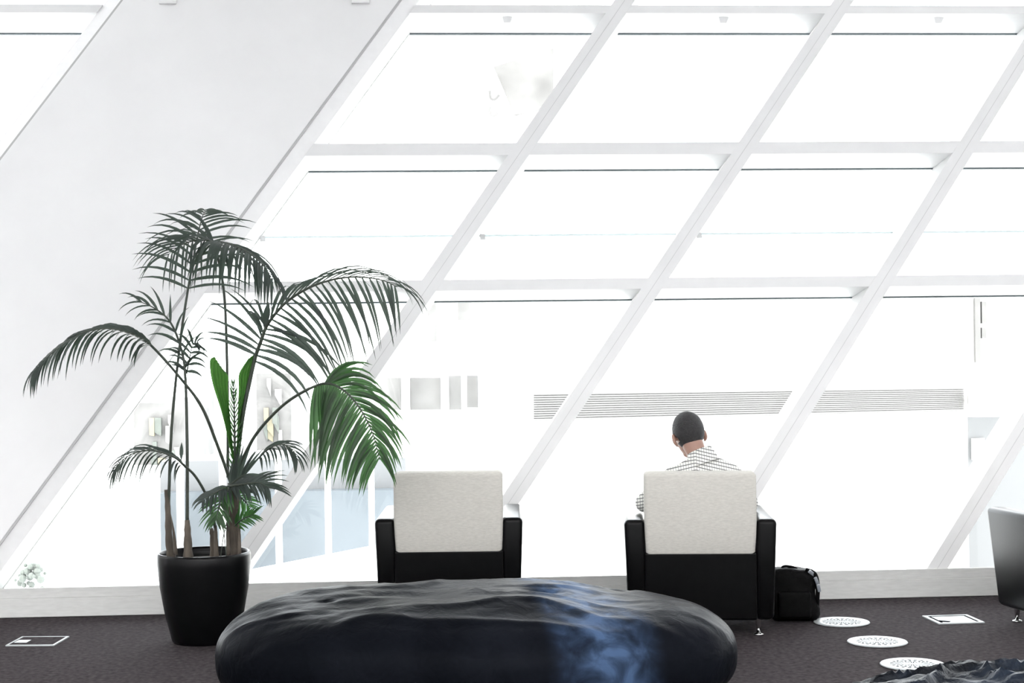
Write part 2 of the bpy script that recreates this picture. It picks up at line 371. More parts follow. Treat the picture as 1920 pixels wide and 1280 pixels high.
def floor_box(px, py, rz, plate, label):
    e = empty('floor_box', FL(px, py), rz, label, 'floor box'); h = .128
    f = MB(); tw = .012 if not plate else .02
    for (x0, x1, y0, y1) in ((-h, -h+tw, -h, h), (h-tw, h, -h, h), (-h+tw, h-tw, -h, -h+tw), (-h+tw, h-tw, h-tw, h)): f.box(x0, x1, y0, y1, .001, .007)
    f.build('frame', M['vent'], e)
    MB().box(-h+tw, h-tw, -h+tw, h-tw, .0005, .0055).build('well', M['slot'], e)
    if plate:
        MB().box(-h+.036, h-.036, -h+tw, h-.045, .005, .0066).build('lid', M['steel'], e)
        MB().hexa([(-h+.02, -h+.05, .0046), (-h+.07, -h+.028, .0046), (-h+.085, -h+.05, .0046), (-h+.035, -h+.09, .0066), (-h+.02, -h+.05, .008), (-h+.07, -h+.028, .008), (-h+.085, -h+.05, .008), (-h+.035, -h+.09, .008)]).build('cable_flap', M['slot'], e)
    else:
        MB().box(-h+tw, h-tw, -h+tw, h-tw+.01, .002, .0062).build('lid', M['carpet'], e)
        MB().box(-h+.02, -h+.085, -h+.075, -h+.15, .0062, .0075).build('cable_flap', M['steel'], e)
    return e
floor_box(1787, 1162, TH+R(2), True, 'square white framed floor box with a pale lid beside the grey side armchair')
floor_box(71, 1203, TH+R(-6), False, 'carpet topped floor box with thin white frame left of the potted palm')

# ================================================================ ARMCHAIRS
def make_chair():
    e = empty('armchair')
    for sd in (-1, 1):
        def fn(v, sd=sd):
            k = (v.z-.085)/.53
            v.x -= sd*.02*(1-k)**2 * (1 if abs(v.x) > .33 else .2)
            if v.y > 0: v.y -= .09*(1-k)*min(1, v.y/.3)
            if v.y < 0: v.y += .012*(1-k)
            return v
        x0, x1 = (.288, .396) if sd > 0 else (-.396, -.288)
        MB().rbox(x0, x1, -.37, .40, .085, .612, .026, 4, fn).build('arm', M['leather'], e, True)
    MB().rbox(-.292, .292, -.362, -.20, .085, .44, .012, 2).build('back_panel', M['leather'], e)
    def fb(v):
        k = (v.z-.42)/.437; v.y -= .02*math.sin(PI*min(1, max(0, k)))+.02*k; 
        v.x *= 1-.03*max(0, 1-k*2.5)**1.5
        return v
    MB().rbox(-.291, .291, -.36, -.20, .42, .857, .022, 5, fb, 4).build('backrest', M['linen'], e, True)
    MB().rbox(-.287, .287, -.20, .35, .27, .43, .03, 4).build('seat', M['leather'], e, True)
    MB().rbox(-.287, .287, -.21, .30, .10, .265, .01, 2).build('seat_base', M['leather'], e)
    for x in (-.30, .30):
        for y in (-.30, .24):
            MB().lathe([(.011, .012), (.026, .008), (.026, .0), (.0, .0)][::-1], 20, (x, y, 0)).lathe([(.010, .01), (.018, .09), (.018, .10)], 20, (x, y, 0)).build('leg', M['chrome'], e, True)
    return e
G = 'matching low lounge armchairs facing the window'
ch = make_chair()
tag(ch, 'empty black armchair with beige back panel, nearest the potted palm', 'armchair', G)
ch2 = copy_tree(ch); ch3 = copy_tree(ch)
ch2['label'] = 'black armchair with beige back panel that the man in the checked shirt sits in'
ch3['label'] = 'dark armchair cut off by the right edge of the photo, seen from its side'
ch.location = (-.350, 8.82+.36, 0)
CX = (1311.5-960)/F*8.6; CY = 8.60+.37
ch2.location = (CX+.015, CY, 0); ch2.rotation_euler = (0, 0, R(-3.3))
ch3.location = (3.06, 8.78, 0); ch3.rotation_euler = (0, 0, R(11.5))

# ================================================================ BLACK BAG
bc = Vector((1.530, 9.12, 0))
e = empty('backpack', bc, R(-4), 'black nylon backpack standing on the carpet beside the occupied armchair', 'bag')
def fbag(v):
    k = v.z/.285
    v.x += .012*math.sin(v.z*30)*(1 if v.x > 0 else .3); v.x *= 1-.10*max(0, k-.45)/.55
    v.z -= .09*max(0, v.x)*k*1.2; v.y *= 1-.25*k
    n = noise.noise(v*14)*.012; return v+Vector((n, n, n*.4))
MB().rbox(-.13, .135, -.10, .10, .0, .285, .04, 4, lambda v: fbag(v) if v.z > .005 else v, 5).build('bag_body', M['nylon'], e, True)
MB().rbox(-.09, .09, -.125, -.085, .02, .17, .018, 3, None, 2).build('front_pocket', M['nylon'], e, True)
MB().tube(catmull([(-.06, 0, .27), (-.05, 0, .290), (-.02, 0, .292), (.02, 0, .282), (.03, 0, .262)], 5), .007, 8).build('carry_handle', M['nylon'], e, True)
MB().tube(catmull([(.07, -.05, .28), (.115, -.07, .26), (.13, -.075, .20), (.128, -.07, .12), (.125, -.05, .05)], 5), [.012]*21, 8).build('shoulder_strap', M['nylon'], e, True)
for i, (x, y, z, a) in enumerate(((.098, -.078, .265, 35), (.122, -.086, .225, 65), (.134, -.086, .185, 75))):
    o = MB().rbox(-.022, .022, -.006, .006, -.010, .010, .004, 2).build('buckle', M['buckle'], e, True); o.location = (x, y, z); o.rotation_euler = (R(15), R(a), R(30))

# ================================================================ BOULDER SEATS
def boulder(name, cx, cy, a, bb, htop, mid, seed, amp, wr, m, label, nu=260, nv=120, feats=(), fq=1.0):
    e = []; fs = []; 
    def sp(c, p): return math.copysign(abs(c)**p, c)
    for j in range(nv+1):
        ph = -PI/2+PI*j/nv
        for i in range(nu):
            th = 2*PI*i/nu
            cr_ = abs(math.cos(ph))**.62
            x = a*sp(math.cos(th), .86)*cr_; y = bb*sp(math.sin(th), .86)*cr_
            z = mid+(htop-mid)*sp(math.sin(ph), .72) if ph > 0 else mid+mid*sp(math.sin(ph), .8)
            v = Vector((x, y, z)); k = max(0, min(1, (z-mid*.8)/(htop-mid)))
            q = Vector((x*1.3*fq+seed, y*2.0*fq, z*1.2*fq))
            n = noise.noise(q)*amp*1.1+noise.noise(q*2.3)*amp*.5
            rd = (1-abs(noise.noise(q*2.1+Vector((5, 5, 5))))*2)
            n += max(0, rd-.55)*wr*k*1.6+noise.noise(q*7)*wr*.35*k
            for (fx, fy, rx, ry, dz) in feats: n += dz*math.exp(-((x-fx)/rx)**2-((y-fy)/ry)**2)*k
            nn = Vector((x/a*.6*(1-k), y/bb*.6*(1-k), .25+k)).normalized()
            p = v+nn*n*(1 if z > .03 else 0)
            p.z = max(p.z, 0); e.append(p)
    fs = [(j*nu+i, j*nu+(i+1) % nu, (j+1)*nu+(i+1) % nu, (j+1)*nu+i) for j in range(nv) for i in range(nu)]
    o = add(name, e, fs, m, None, True); o.location = (cx, cy, 0); tag(o, label, 'seat'); return o
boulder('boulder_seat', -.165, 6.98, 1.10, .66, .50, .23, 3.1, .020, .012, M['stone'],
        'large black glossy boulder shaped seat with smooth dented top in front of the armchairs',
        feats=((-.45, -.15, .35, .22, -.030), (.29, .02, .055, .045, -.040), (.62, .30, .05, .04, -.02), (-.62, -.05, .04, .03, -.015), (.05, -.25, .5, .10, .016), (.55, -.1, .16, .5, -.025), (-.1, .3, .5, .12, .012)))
boulder('boulder_seat', 1.84, 5.0, 1.08, .60, .495, .22, 11.7, .014, .045, M['stone2'],
        'black wrinkled boulder shaped seat cut off at the bottom right corner', feats=((-.5, 0, .2, .2, -.02),), fq=2.0)

# ================================================================ POTTED PALM
PD = .25
pc = P(382.5, 1038, 8.67); pc.z = 0
palm = empty('potted_palm', pc, 0, 'tall potted palm with arching fronds in a black pot by the slanting wall', 'potted plant')
MB().lathe([(0, 0), (.160, 0), (.170, .012), (.205, .15), (.230, .29), (.243, .41), (.243, .452), (.238, .468), (.232, .468), (.229, .45), (.229, .41), (.19, .40), (0, .40)], 64).build('pot', M['pot'], palm, True)
MB().lathe([(0, .425), (.12, .428), (.228, .418), (.226, .405), (0, .405)], 40).build('soil', M['soil'], palm)
rel = palm.location
def pts3(l, n=6): return catmull([P(x, y, d+PD) for x, y, d in l], n)
def trunk(l, rpx):
    p = pts3(l, 4); n = len(p)
    rr = [(rpx[0]+(rpx[1]-rpx[0])*i/(n-1))*8.4/F*(1+.10*math.sin(i*2.3)) for i in range(n)]
    return MB().tube(p, rr, 10).build('trunk', M['trunk'], palm, True, rel)
trunk([(322, 1052, 8.36), (317, 1010, 8.36), (315, 960, 8.38), (312, 918, 8.4)], (9, 4))
trunk([(353, 1052, 8.30), (352, 1010, 8.31), (351, 975, 8.33)], (10, 5))
trunk([(437, 1050, 8.42), (437, 1000, 8.42), (438, 950, 8.42), (436, 905, 8.42)], (14, 9))
trunk([(400, 1052, 8.5), (399, 1010, 8.5), (396, 990, 8.5)], (7, 4))
trunk([(406, 1050, 8.36), (405, 1015, 8.36), (404, 985, 8.38)], (5, 3))
for l, r_ in (([(330, 1040, 8.28), (326, 1000, 8.3), (320, 965, 8.33)], (4, 1)), ([(428, 1040, 8.33), (427, 990, 8.36), (430, 950, 8.38)], (4, 2)), ([(449, 1040, 8.34), (448, 990, 8.36), (446, 955, 8.38)], (4, 2))):
    p = pts3(l, 4); n = len(p); MB().tube(p, [(r_[0]+(r_[1]-r_[0])*i/(n-1))*8.4/F for i in range(n)], 6).build('dry_sheath', M['trunk'], palm, True, rel)

def frond(stalk, rach, N, Lf, wpx, ang, droop, U, m='leaf', sides=(1, -1), seed=1, fwd=0, srad=(3.2, 2.0), lenfn=None, first=0.0, tiplen=.45, baselen=.75):
    """stalk, rach: lists of (px,py,depth); U: frond surface normal; Lf leaflet length in m"""
    rnd = random.Random(seed)
    full = pts3(stalk+rach[1:] if stalk else rach, 8)
    rp = pts3(rach, 10); U = Vector(U).normalized(); mb = MB()
    for i in range(N):
        f = first+(1-first)*(i+.3)/N; x = f*(len(rp)-1); k = int(min(len(rp)-2, x)); base = rp[k].lerp(rp[k+1], x-k)
        T = (rp[k+1]-rp[k]).normalized(); S = T.cross(U).normalized()
        ln = Lf*(baselen+(1-baselen)*min(1, f/.3))*(1 if f < .55 else 1-(1-tiplen)*(f-.55)/.45)
        for sd in sides:
            L_ = ln*rnd.uniform(.88, 1.08); a = R(ang*(1-.45*f)+rnd.uniform(-5, 5)); dr = droop*rnd.uniform(.8, 1.2)
            d0 = (T*math.cos(a)+S*sd*math.sin(a)+Vector((0, 0, rnd.uniform(-.05, .08)))+Vector((0, rnd.uniform(-.1, .1), 0))).normalized()
            ns = 7; wv = wpx*8.4/F*rnd.uniform(.85, 1.15)*(1-.35*f); vs = []; pp = base; d = d0.copy()
            pts = [base]
            for s_ in range(ns):
                d = (d+Vector((0, 0, -dr*(.35+s_/ns)/ns*2))).normalized(); pp = pp+d*L_/ns; pts.append(pp)
            for s_, q in enumerate(pts):
                t_ = (pts[min(s_+1, ns)]-pts[max(s_-1, 0)]).normalized(); u = s_/ns
                wd = wv*(min(1, .35+u*3)*(1-u**2.2)+.02)/2
                nrm = (U-t_*U.dot(t_)); nrm = nrm.normalized() if nrm.length > .1 else Vector((0, -1, 0))
                # twist the blade a little towards the viewer side
                sv = t_.cross(nrm).normalized(); fold = nrm*wd*.45
                vs += [q-sv*wd+fold, q, q+sv*wd+fold]
            fs = []
            for s_ in range(ns):
                o_ = s_*3; fs += [(o_, o_+1, o_+4, o_+3), (o_+1, o_+2, o_+5, o_+4)]
            mb.put(vs, fs)
    me = add('frond', mb.v, mb.f, M[m], palm, True, rel)
    n = len(full); MB().tube(full, [(srad[0]+(srad[1]-srad[0])*min(1, i/(n*.6)))*(1 if i < n*.6 else 1-.75*(i/n-.6)/.4)*.8*8.4/F for i in range(n)], 7).build('stalk', M['stalk'], me, True, rel)
    return me
# A: tallest, curling over at the top left
frond([(315, 985, 8.40), (322, 800, 8.38), (338, 640, 8.36), (352, 545, 8.36)], [(352, 545, 8.36), (362, 490, 8.38), (371, 440, 8.46), (379, 408, 8.56), (386, 392, 8.66)], 15, .33, 6.5, 66, .5, (0, -1, .05), seed=3, baselen=1, srad=(4, 2.4), tiplen=.3)
# B: small frond arching left from the second stem
frond([(351, 985, 8.33), (351, 840, 8.34), (347, 700, 8.34)], [(347, 700, 8.34), (337, 645, 8.34), (318, 602, 8.32), (290, 578, 8.3), (255, 562, 8.28)], 9, .17, 7.5, 38, .75, (-.2, -.8, .6), seed=5, srad=(4.5, 2.5), tiplen=.8, baselen=.9)
frond([], [(350, 700, 8.36), (356, 668, 8.32), (362, 645, 8.28), (372, 640, 8.24)], 8, .13, 7, 60, .7, (0, -1, .3), seed=6, srad=(2, 1))
# D: top centre, draping right
frond([(427, 895, 8.44), (427, 760, 8.45), (424, 620, 8.45), (419, 540, 8.46)], [(419, 540, 8.46), (408, 480, 8.44), (402, 455, 8.38), (425, 456, 8.26), (460, 470, 8.14), (492, 496, 8.06), (512, 525, 8.0)], 26, .36, 10, 55, 1.35, (.3, -.3, .9), seed=8, first=.22, srad=(4, 2.6), tiplen=.5)
# E: draping left, crossing A
frond([], [(402, 455, 8.38), (385, 450, 8.36), (360, 452, 8.30), (335, 462, 8.24), (312, 480, 8.2)], 13, .34, 7, 62, .95, (-.3, -.8, .5), seed=9, srad=(2.4, 1.4), tiplen=.6)
# F: the great frond arching right
frond([(441, 895, 8.42), (455, 780, 8.40), (476, 680, 8.38)], [(476, 680, 8.38), (489, 640, 8.36), (503, 606, 8.34), (535, 568, 8.30), (576, 541, 8.26), (620, 525, 8.22), (668, 519, 8.18), (716, 525, 8.16), (745, 538, 8.14)], 30, .56, 9, 82, .85, (0, -1, .3), seed=12, sides=(1,), srad=(6, 3), tiplen=.42, baselen=.75)
frond([], [(490, 636, 8.36), (503, 606, 8.34), (535, 568, 8.30), (576, 541, 8.26), (620, 525, 8.22), (668, 519, 8.18), (716, 525, 8.16), (745, 538, 8.14)], 26, .48, 7.5, 60, 1.1, (0, -.5, .9), seed=13, sides=(-1,), srad=(2, 1), tiplen=.45, baselen=.8)
frond([], [(479, 668, 8.37), (489, 640, 8.36), (503, 606, 8.34)], 6, .33, 9, 88, .38, (0, -1, .1), seed=41, sides=(-1,), srad=(2, 1), tiplen=.9, baselen=.9)
# G: lower right, full green
frond([(442, 895, 8.40), (460, 850, 8.36), (486, 806, 8.30), (535, 756, 8.22), (590, 724, 8.14)], [(590, 724, 8.14), (622, 720, 8.08), (652, 738, 8.04), (679, 772, 8.02), (700, 816, 8.02), (712, 862, 8.04)], 38, .43, 11, 92, .95, (.15, -1, .3), 'leafg', seed=14, sides=(1,), srad=(5, 2.6), tiplen=.45, baselen=.95)
frond([], [(606, 720, 8.11), (622, 720, 8.08), (652, 738, 8.04), (679, 772, 8.02), (700, 816, 8.02), (712, 862, 8.04)], 30, .33, 9, 52, .95, (-.1, -1, .45), 'leafg', seed=15, sides=(-1,), srad=(2, 1), tiplen=.5, baselen=.75)
# H: long frond arching left
frond([(433, 905, 8.42), (412, 846, 8.38), (379, 764, 8.30), (337, 707, 8.24), (285, 649, 8.18)], [(285, 649, 8.18), (255, 629, 8.14), (210, 616, 8.10), (165, 621, 8.06), (127, 640, 8.04), (86, 672, 8.02), (64, 697, 8.0)], 26, .27, 10.5, 48, 1.3, (-.35, -.45, .8), seed=17, srad=(4.5, 2.2), tiplen=.55)
# I: low left
frond([(404, 990, 8.38), (392, 940, 8.34), (368, 895, 8.28), (345, 872, 8.24)], [(345, 872, 8.24), (325, 856, 8.2), (290, 845, 8.16), (255, 848, 8.12), (228, 864, 8.1), (212, 884, 8.1)], 19, .24, 6.5, 52, 1.2, (-.3, -.5, .8), seed=19, srad=(4, 2))
# J: small right
frond([(446, 905, 8.40), (465, 878, 8.36), (485, 858, 8.3)], [(485, 858, 8.3), (505, 840, 8.26), (530, 833, 8.22), (550, 845, 8.2), (558, 862, 8.2)], 15, .17, 6, 50, 1.1, (.3, -.5, .8), seed=21, srad=(2.6, 1.4))
# K: bushy crown around the stout trunk
frond([], [(428, 912, 8.36), (455, 908, 8.28), (485, 905, 8.2), (505, 915, 8.14)], 14, .19, 8, 42, .35, (.1, -.8, .6), seed=23, srad=(4, 2), tiplen=.8)
frond([], [(430, 910, 8.36), (448, 896, 8.34), (462, 888, 8.32)], 9, .20, 8, 45, .25, (0, -1, .2), seed=24, srad=(3, 2), tiplen=.9)
frond([], [(428, 912, 8.34), (410, 920, 8.28), (392, 930, 8.24), (378, 942, 8.2)], 11, .13, 7, 55, .8, (-.2, -.8, .5), seed=25, srad=(3, 1.5))
frond([], [(430, 915, 8.32), (415, 935, 8.28), (408, 960, 8.25), (405, 975, 8.24)], 12, .14, 7, 58, .5, (0, -1, .1), 'leafg', seed=26, srad=(3, 1.5))
frond([(441, 985, 8.38)], [(441, 985, 8.38), (452, 975, 8.34), (466, 968, 8.3), (476, 964, 8.28)], 8, .10, 6, 40, .25, (0, -1, .2), 'leafg', seed=27, srad=(2.5, 1.5), tiplen=.9)
frond([], [(438, 920, 8.42), (455, 935, 8.44), (468, 950, 8.46)], 8, .12, 5, 50, .3, (0, -1, .1), 'leafg', seed=28, srad=(2.5, 1.5))
# L: upright unopened green spear with pleated blades
def blade(edge, spine, name='spear_leaf'):
    a = pts3(edge, 6); c = pts3(spine, 6); n = min(len(a), len(c)); vs = []; K = 10
    for i in range(n):
        for k in range(K+1):
            u = k/K; q = a[i].lerp(c[i], u); q = q+Vector((0, .010*(1 if k % 2 else -1)*min(1, i/6), 0)); vs.append(q)
    fs = [(i*(K+1)+k, i*(K+1)+k+1, (i+1)*(K+1)+k+1, (i+1)*(K+1)+k) for i in range(n-1) for k in range(K)]
    return add(name, vs, fs, M['leafb'], palm, False, rel)
blade([(438, 870, 8.38), (418, 780, 8.36), (399, 718, 8.34), (394, 678, 8.32), (402, 668, 8.32)], [(440, 870, 8.38), (432, 780, 8.36), (428, 730, 8.34), (428, 705, 8.34), (420, 695, 8.34)])
blade([(446, 870, 8.40), (458, 780, 8.40), (472, 720, 8.40), (480, 680, 8.40), (488, 655, 8.40)], [(443, 870, 8.38), (446, 780, 8.38), (448, 730, 8.38), (449, 700, 8.38), (466, 672, 8.38)])
frond([(440, 900, 8.40)], [(440, 890, 8.40), (440, 820, 8.38), (439, 760, 8.36), (437, 715, 8.35)], 20, .09, 3.6, 34, -.05, (0, -1, .05), 'leafg', seed=31, srad=(4, 2))
def spear(p0, p1, wd):
    a, c = P(p0[0], p0[1], p0[2]+PD), P(p1[0], p1[1], p1[2]+PD); vs = []; n = 8
    for i in range(n+1):
        u = i/n; q = a.lerp(c, u); ww = wd*math.sin(PI*min(1, u*.92+.06))*8.4/F
        vs += [q-Vector((ww, .004, 0)), q, q+Vector((ww, -.004, 0))]
    fs = []
    for i in range(n): fs += [(i*3, i*3+1, i*3+4, i*3+3), (i*3+1, i*3+2, i*3+5, i*3+4)]
    add('leaf', vs, fs, M['leaf'], palm, True, rel)
spear((340, 862, 8.24), (341, 829, 8.24), 3.5)
spear((497, 612, 8.33), (503, 566, 8.30), 7)
for l in ([(425, 1050, 8.3), (420, 1000, 8.3), (416, 955, 8.28)], [(413, 1050, 8.3), (418, 1010, 8.3), (427, 970, 8.3)]):
    p = pts3(l, 4); MB().tube(p, .0025, 5).build('shoot', M['stalk'], palm, True, rel)

# ================================================================ THE MAN
body_o = Vector((CX, CY, 0))
man = empty('person', body_o, 0, 'man in a checked shirt seated in the armchair, head bowed, seen from behind', 'person')
X0 = CX
def V(x, y, z): return (x-CX, y-CY, z)
def remesh(o, vox, sm=6):
    r = o.modifiers.new('remesh', 'REMESH'); r.mode = 'VOXEL'; r.voxel_size = vox; r.use_smooth_shade = True
    s_ = o.modifiers.new('smooth', 'SMOOTH'); s_.iterations = sm; s_.factor = .5; return o
hd = Vector(V(.950, 9.00, 1.050))
HR = Matrix.Rotation(R(10), 3, 'Z') @ Matrix.Rotation(R(-22), 3, 'X') @ Matrix.Rotation(R(-7), 3, 'Y')
def hp(x, y, z): return tuple(hd+HR @ Vector((x, y, z)))
bm_ = MB()
bm_.ball(hd, (.077, .096, .092), HR); bm_.ball(hp(0, .035, -.055), (.058, .062, .070), HR)      # skull, face
bm_.ball(hp(0, .06, -.105), (.036, .034, .026), HR)                                              # chin
bm_.tube([hp(0, .098, -.020), hp(0, .118, -.055)], [.008, .015], 10); bm_.ball(hp(0, .114, -.058), (.016, .012, .010), HR)
bm_.ball(hp(0, .094, -.083), (.024, .010, .005), HR); bm_.ball(hp(0, .091, -.093), (.020, .010, .006), HR)   # lips
for sd in (-1, 1):
    bm_.ball(hp(sd*.034, .083, -.006), (.022, .010, .006), HR)          # brow
    bm_.ball(hp(sd*.045, .070, -.045), (.020, .018, .016), HR)          # cheek
    bm_.ball(hp(sd*.088, -.004, -.036), (.011, .020, .033), HR @ Matrix.Rotation(R(sd*18), 3, 'Z'))   # ear
    bm_.ball(hp(sd*.083, .000, -.062), (.006, .010, .011), HR)
nk = V(1.012, 8.925, .875)
bm_.limb([hp(0, -.02, -.05), tuple((Vector(hp(0, -.02, -.05))+Vector(nk))/2), nk], [.060, .055, .056])
bm_.limb([V(1.0, 8.95, .52), V(1.01, 8.935, .68), V(1.02, 8.93, .79)], [.125, .115, .085])
bm_.limb([V(.87, 8.93, .79), V(1.18, 8.93, .79)], [.045, .045])
hands = {}
for sd, sh, el, wr in ((-1, (.865, 8.93, .81), (.715, 8.99, .665), (.80, 9.21, .655)), (1, (1.185, 8.93, .81), (1.275, 9.0, .655), (1.17, 9.21, .655))):
    bm_.limb([V(*sh), V(*el), V(*wr)], [.048, .038, .026])
    wv = Vector(V(*wr)); f = (Vector((1.0+sd*.03, 9.30, .635))-Vector(wr)).normalized(); up = Vector((0, 0, 1)); sdv = f.cross(up).normalized()
    pm = wv+f*.045; bm_.ball(pm, (.030, .045, .014), Matrix((sdv, f, sdv.cross(f))).transposed())
    bm_.limb([tuple(wv), tuple(pm)], [.024, .018])
    for k in range(4):
        off = (k-1.5)*.0195; ln = (.062, .074, .078, .066)[k if sd > 0 else 3-k]
        p0 = pm+sdv*off+f*.032; p1 = p0+f*ln*.45+Vector((0, 0, -.002)); p2 = p1+(f+Vector((0, 0, -.55))).normalized()*ln*.32; p3 = p2+(f+Vector((0, 0, -1.2))).normalized()*ln*.26
        bm_.limb([tuple(p0), tuple(p1), tuple(p2), tuple(p3)], [.0092, .0088, .008, .0068])
    tb = wv+f*.018+sdv*(-sd if sdv.x > 0 else sd)*.02; tdir = (f+sdv*(-sd if sdv.x > 0 else sd)*.7).normalized()
    bm_.limb([tuple(tb), tuple(tb+tdir*.035), tuple(tb+tdir*.055+f*.012)], [.013, .0105, .0085])
for sd in (-1, 1):
    bm_.limb([V(1.0+sd*.09, 8.96, .50), V(1.0+sd*.12, 9.38, .52), V(1.0+sd*.12, 9.43, .12)], [.080, .055, .038])
    bm_.limb([V(1.0+sd*.12, 9.43, .08), V(1.0+sd*.13, 9.58, .045)], [.035, .026])
body = remesh(bm_.build('body', M['skin'], man, True), .005, 4)
h = MB(); h.ball(hd+HR @ Vector((0, -.012, .0)), (.086, .100, .106), HR, 48, 36)
h.v = [v for v in h.v]
# cut the cap open below the hairline and round the ears
keep = []
for f_ in h.f:
    c = sum((h.v[i] for i in f_), Vector())/len(f_); l = HR.transposed() @ (c-hd)
    if l.y > .055 and l.z < .035: continue
    if l.z < -.045 and l.y > .005: continue
    if l.z < -.015 and .02 < l.y: continue
    if abs(l.x) > .070 and -.075 < l.z < -.005 and -.03 < l.y < .02: continue
    if l.z < -.098: continue
    keep.append(f_)
h.f = keep
ho = h.build('hair', M['hair'], man, True); so = ho.modifiers.new('solid', 'SOLIDIFY'); so.thickness = .010; so.offset = -1
for sd in (-1, 1):
    MB().ball(hp(sd*.030, .083, -.020), .0115).build('eye', M['eye'], man, True)
sh = MB()
sh.limb([V(1.0, 8.955, .50), V(1.01, 8.935, .66), V(1.025, 8.925, .79)], [.152, .148, .122])
sh.limb([V(.868, 8.93, .792), V(1.03, 8.915, .825), V(1.172, 8.93, .802)], [.074, .085, .074])
sh.limb([V(.90, 8.93, .815), V(1.018, 8.925, .868), V(1.14, 8.93, .83)], [.06, .076, .064])
sh.limb([V(.865, 8.93, .795), V(.712, 8.99, .665), V(.765, 9.12, .658)], [.070, .054, .046])
sh.limb([V(1.178, 8.93, .79), V(1.278, 9.0, .655), V(1.215, 9.12, .655)], [.070, .054, .046])
shirt = remesh(sh.build('shirt', M['shirt'], man, True), .008, 8)
# collar: a standing band around the neck, part of the shirt
cc = Vector(V(1.014, 8.925, .922)); ax = (Vector(hp(0, -.02, -.05))-Vector(nk)).normalized()
ux = Vector((1, 0, 0)); ux = (ux-ax*ux.dot(ax)).normalized(); uy = ax.cross(ux)
vs = []; n = 36
for j, (r0, hh) in enumerate(((.086, -.055), (.078, -.012), (.070, .028), (.066, .028), (.068, -.02))):
    for k in range(n):
        g = 2*PI*k/n; dip = -.02*max(0, math.sin(g)); vs.append(cc+ux*r0*math.cos(g)+uy*r0*math.sin(g)+ax*(hh+dip))
fs = [(j*n+k, j*n+(k+1) % n, (j+1)*n+(k+1) % n, (j+1)*n+k) for j in range(4) for k in range(n)]
add('collar', vs, fs, M['shirt'], shirt, True)
tr = MB()
for sd in (-1, 1):
    tr.limb([V(1.0+sd*.085, 8.965, .515), V(1.0+sd*.12, 9.385, .525), V(1.0+sd*.12, 9.435, .13)], [.095, .068, .055])
remesh(tr.build('trousers', M['trousers'], man, True), .01, 6)
for sd in (-1, 1):
    x = 1.0+sd*.125
    sb = MB(); sb.limb([V(x, 9.41, .050), V(x, 9.50, .048), V(x+sd*.01, 9.60, .036)], [.042, .042, .032]); 
    sb.v = [Vector((v.x, v.y, max(v.z, 0.0))) for v in sb.v]
    remesh(sb.build('shoe', M['shoe'], man, True), .008, 4)

# ================================================================ OUTSIDE
GZ = -4.2
tag(MB().box(-90, 110, 10.9, 220, GZ-.2, GZ).build('ground', M['ground']), kind='structure')
def EP(px, py, D): return P(px, py, D)
def wallq(name, m, e, x0, x1, ytop0, ytop1, ybot0, ybot1, D0_, D1_, th=.3, out_=0):
    """upright slab between two image columns standing at depths D0_, D1_"""
    a, b_, c, d = P(x0, ybot0, D0_-out_), P(x1, ybot1, D1_-out_), P(x1, ytop1, D1_-out_), P(x0, ytop0, D0_-out_)
    b_.x, b_.y = c.x, c.y; a.x, a.y = d.x, d.y
    y = Vector((0, th, 0)); return MB().hexa([a, b_, b_+y, a+y, d, c, c+y, d+y]).build(name, m, e, rel=e.location)
def onto(D0_, D1_, x0, x1, x): return D0_+(D1_-D0_)*(x-x0)/(x1-x0)
# white building across the street with louvred band
DA, DB = 24.0, 28.0
g = P(1000, 900, DA); e = empty('building', (g.x, g.y, GZ), 0, 'long white building across the street with a grey louvred band', 'building')
zb = lambda D: 640+(1.55-GZ)*F/D+40
gl = lambda x: onto(DA, DB, 1000, 1808, x)
wallq('wall', M['facade'], e, 1000, 1808, 300, 310, zb(DA), zb(DB), DA, DB, 6)
wallq('louvre_backing', M['louvre_back'], e, 1000, 1808, 736, 725, 792, 772, DA, DB, .05, .03)
lv = MB()
for k in range(12):
    y0 = 738+k*4.3; y1 = 727+k*3.6
    a0, a1 = P(1000, y0, DA-.08), P(1808, y1, DB-.08)
    lv.hexa([a0+Vector((0, 0, -.016)), a1+Vector((0, 0, -.016)), a1+Vector((0, .08, -.016)), a0+Vector((0, .08, -.016)), a0, a1, a1+Vector((0, .08, 0)), a0+Vector((0, .08, 0))])
lv.build('louvre_band', M['louvre'], e, rel=e.location)
def panel(name, m, x0, x1, y0, y1, out_=.06, e_=None, glf=gl):
    return wallq(name, m, e_ or e, x0, x1, y0, y0-(x1-x0)*.004, y1, y1-(x1-x0)*.004, glf(x0), glf(x1), .1, out_)
panel('door', M['extgrey'], 1720, 1734, 843, 1030)
for x0, x1, y0, y1 in ((1697, 1703, 555, 680), (1344, 1350, 560, 650), (1456, 1462, 570, 632), (1236, 1243, 636, 646), (1590, 1594, 575, 640)): panel('window', M['extgrey'] if x0 % 2 else M['facade'], x0, x1, y0, y1)
for x0, x1, y0, y1 in ((1832, 1840, 560, 680), (1841, 1850, 565, 606), (1841, 1850, 612, 634)): pass
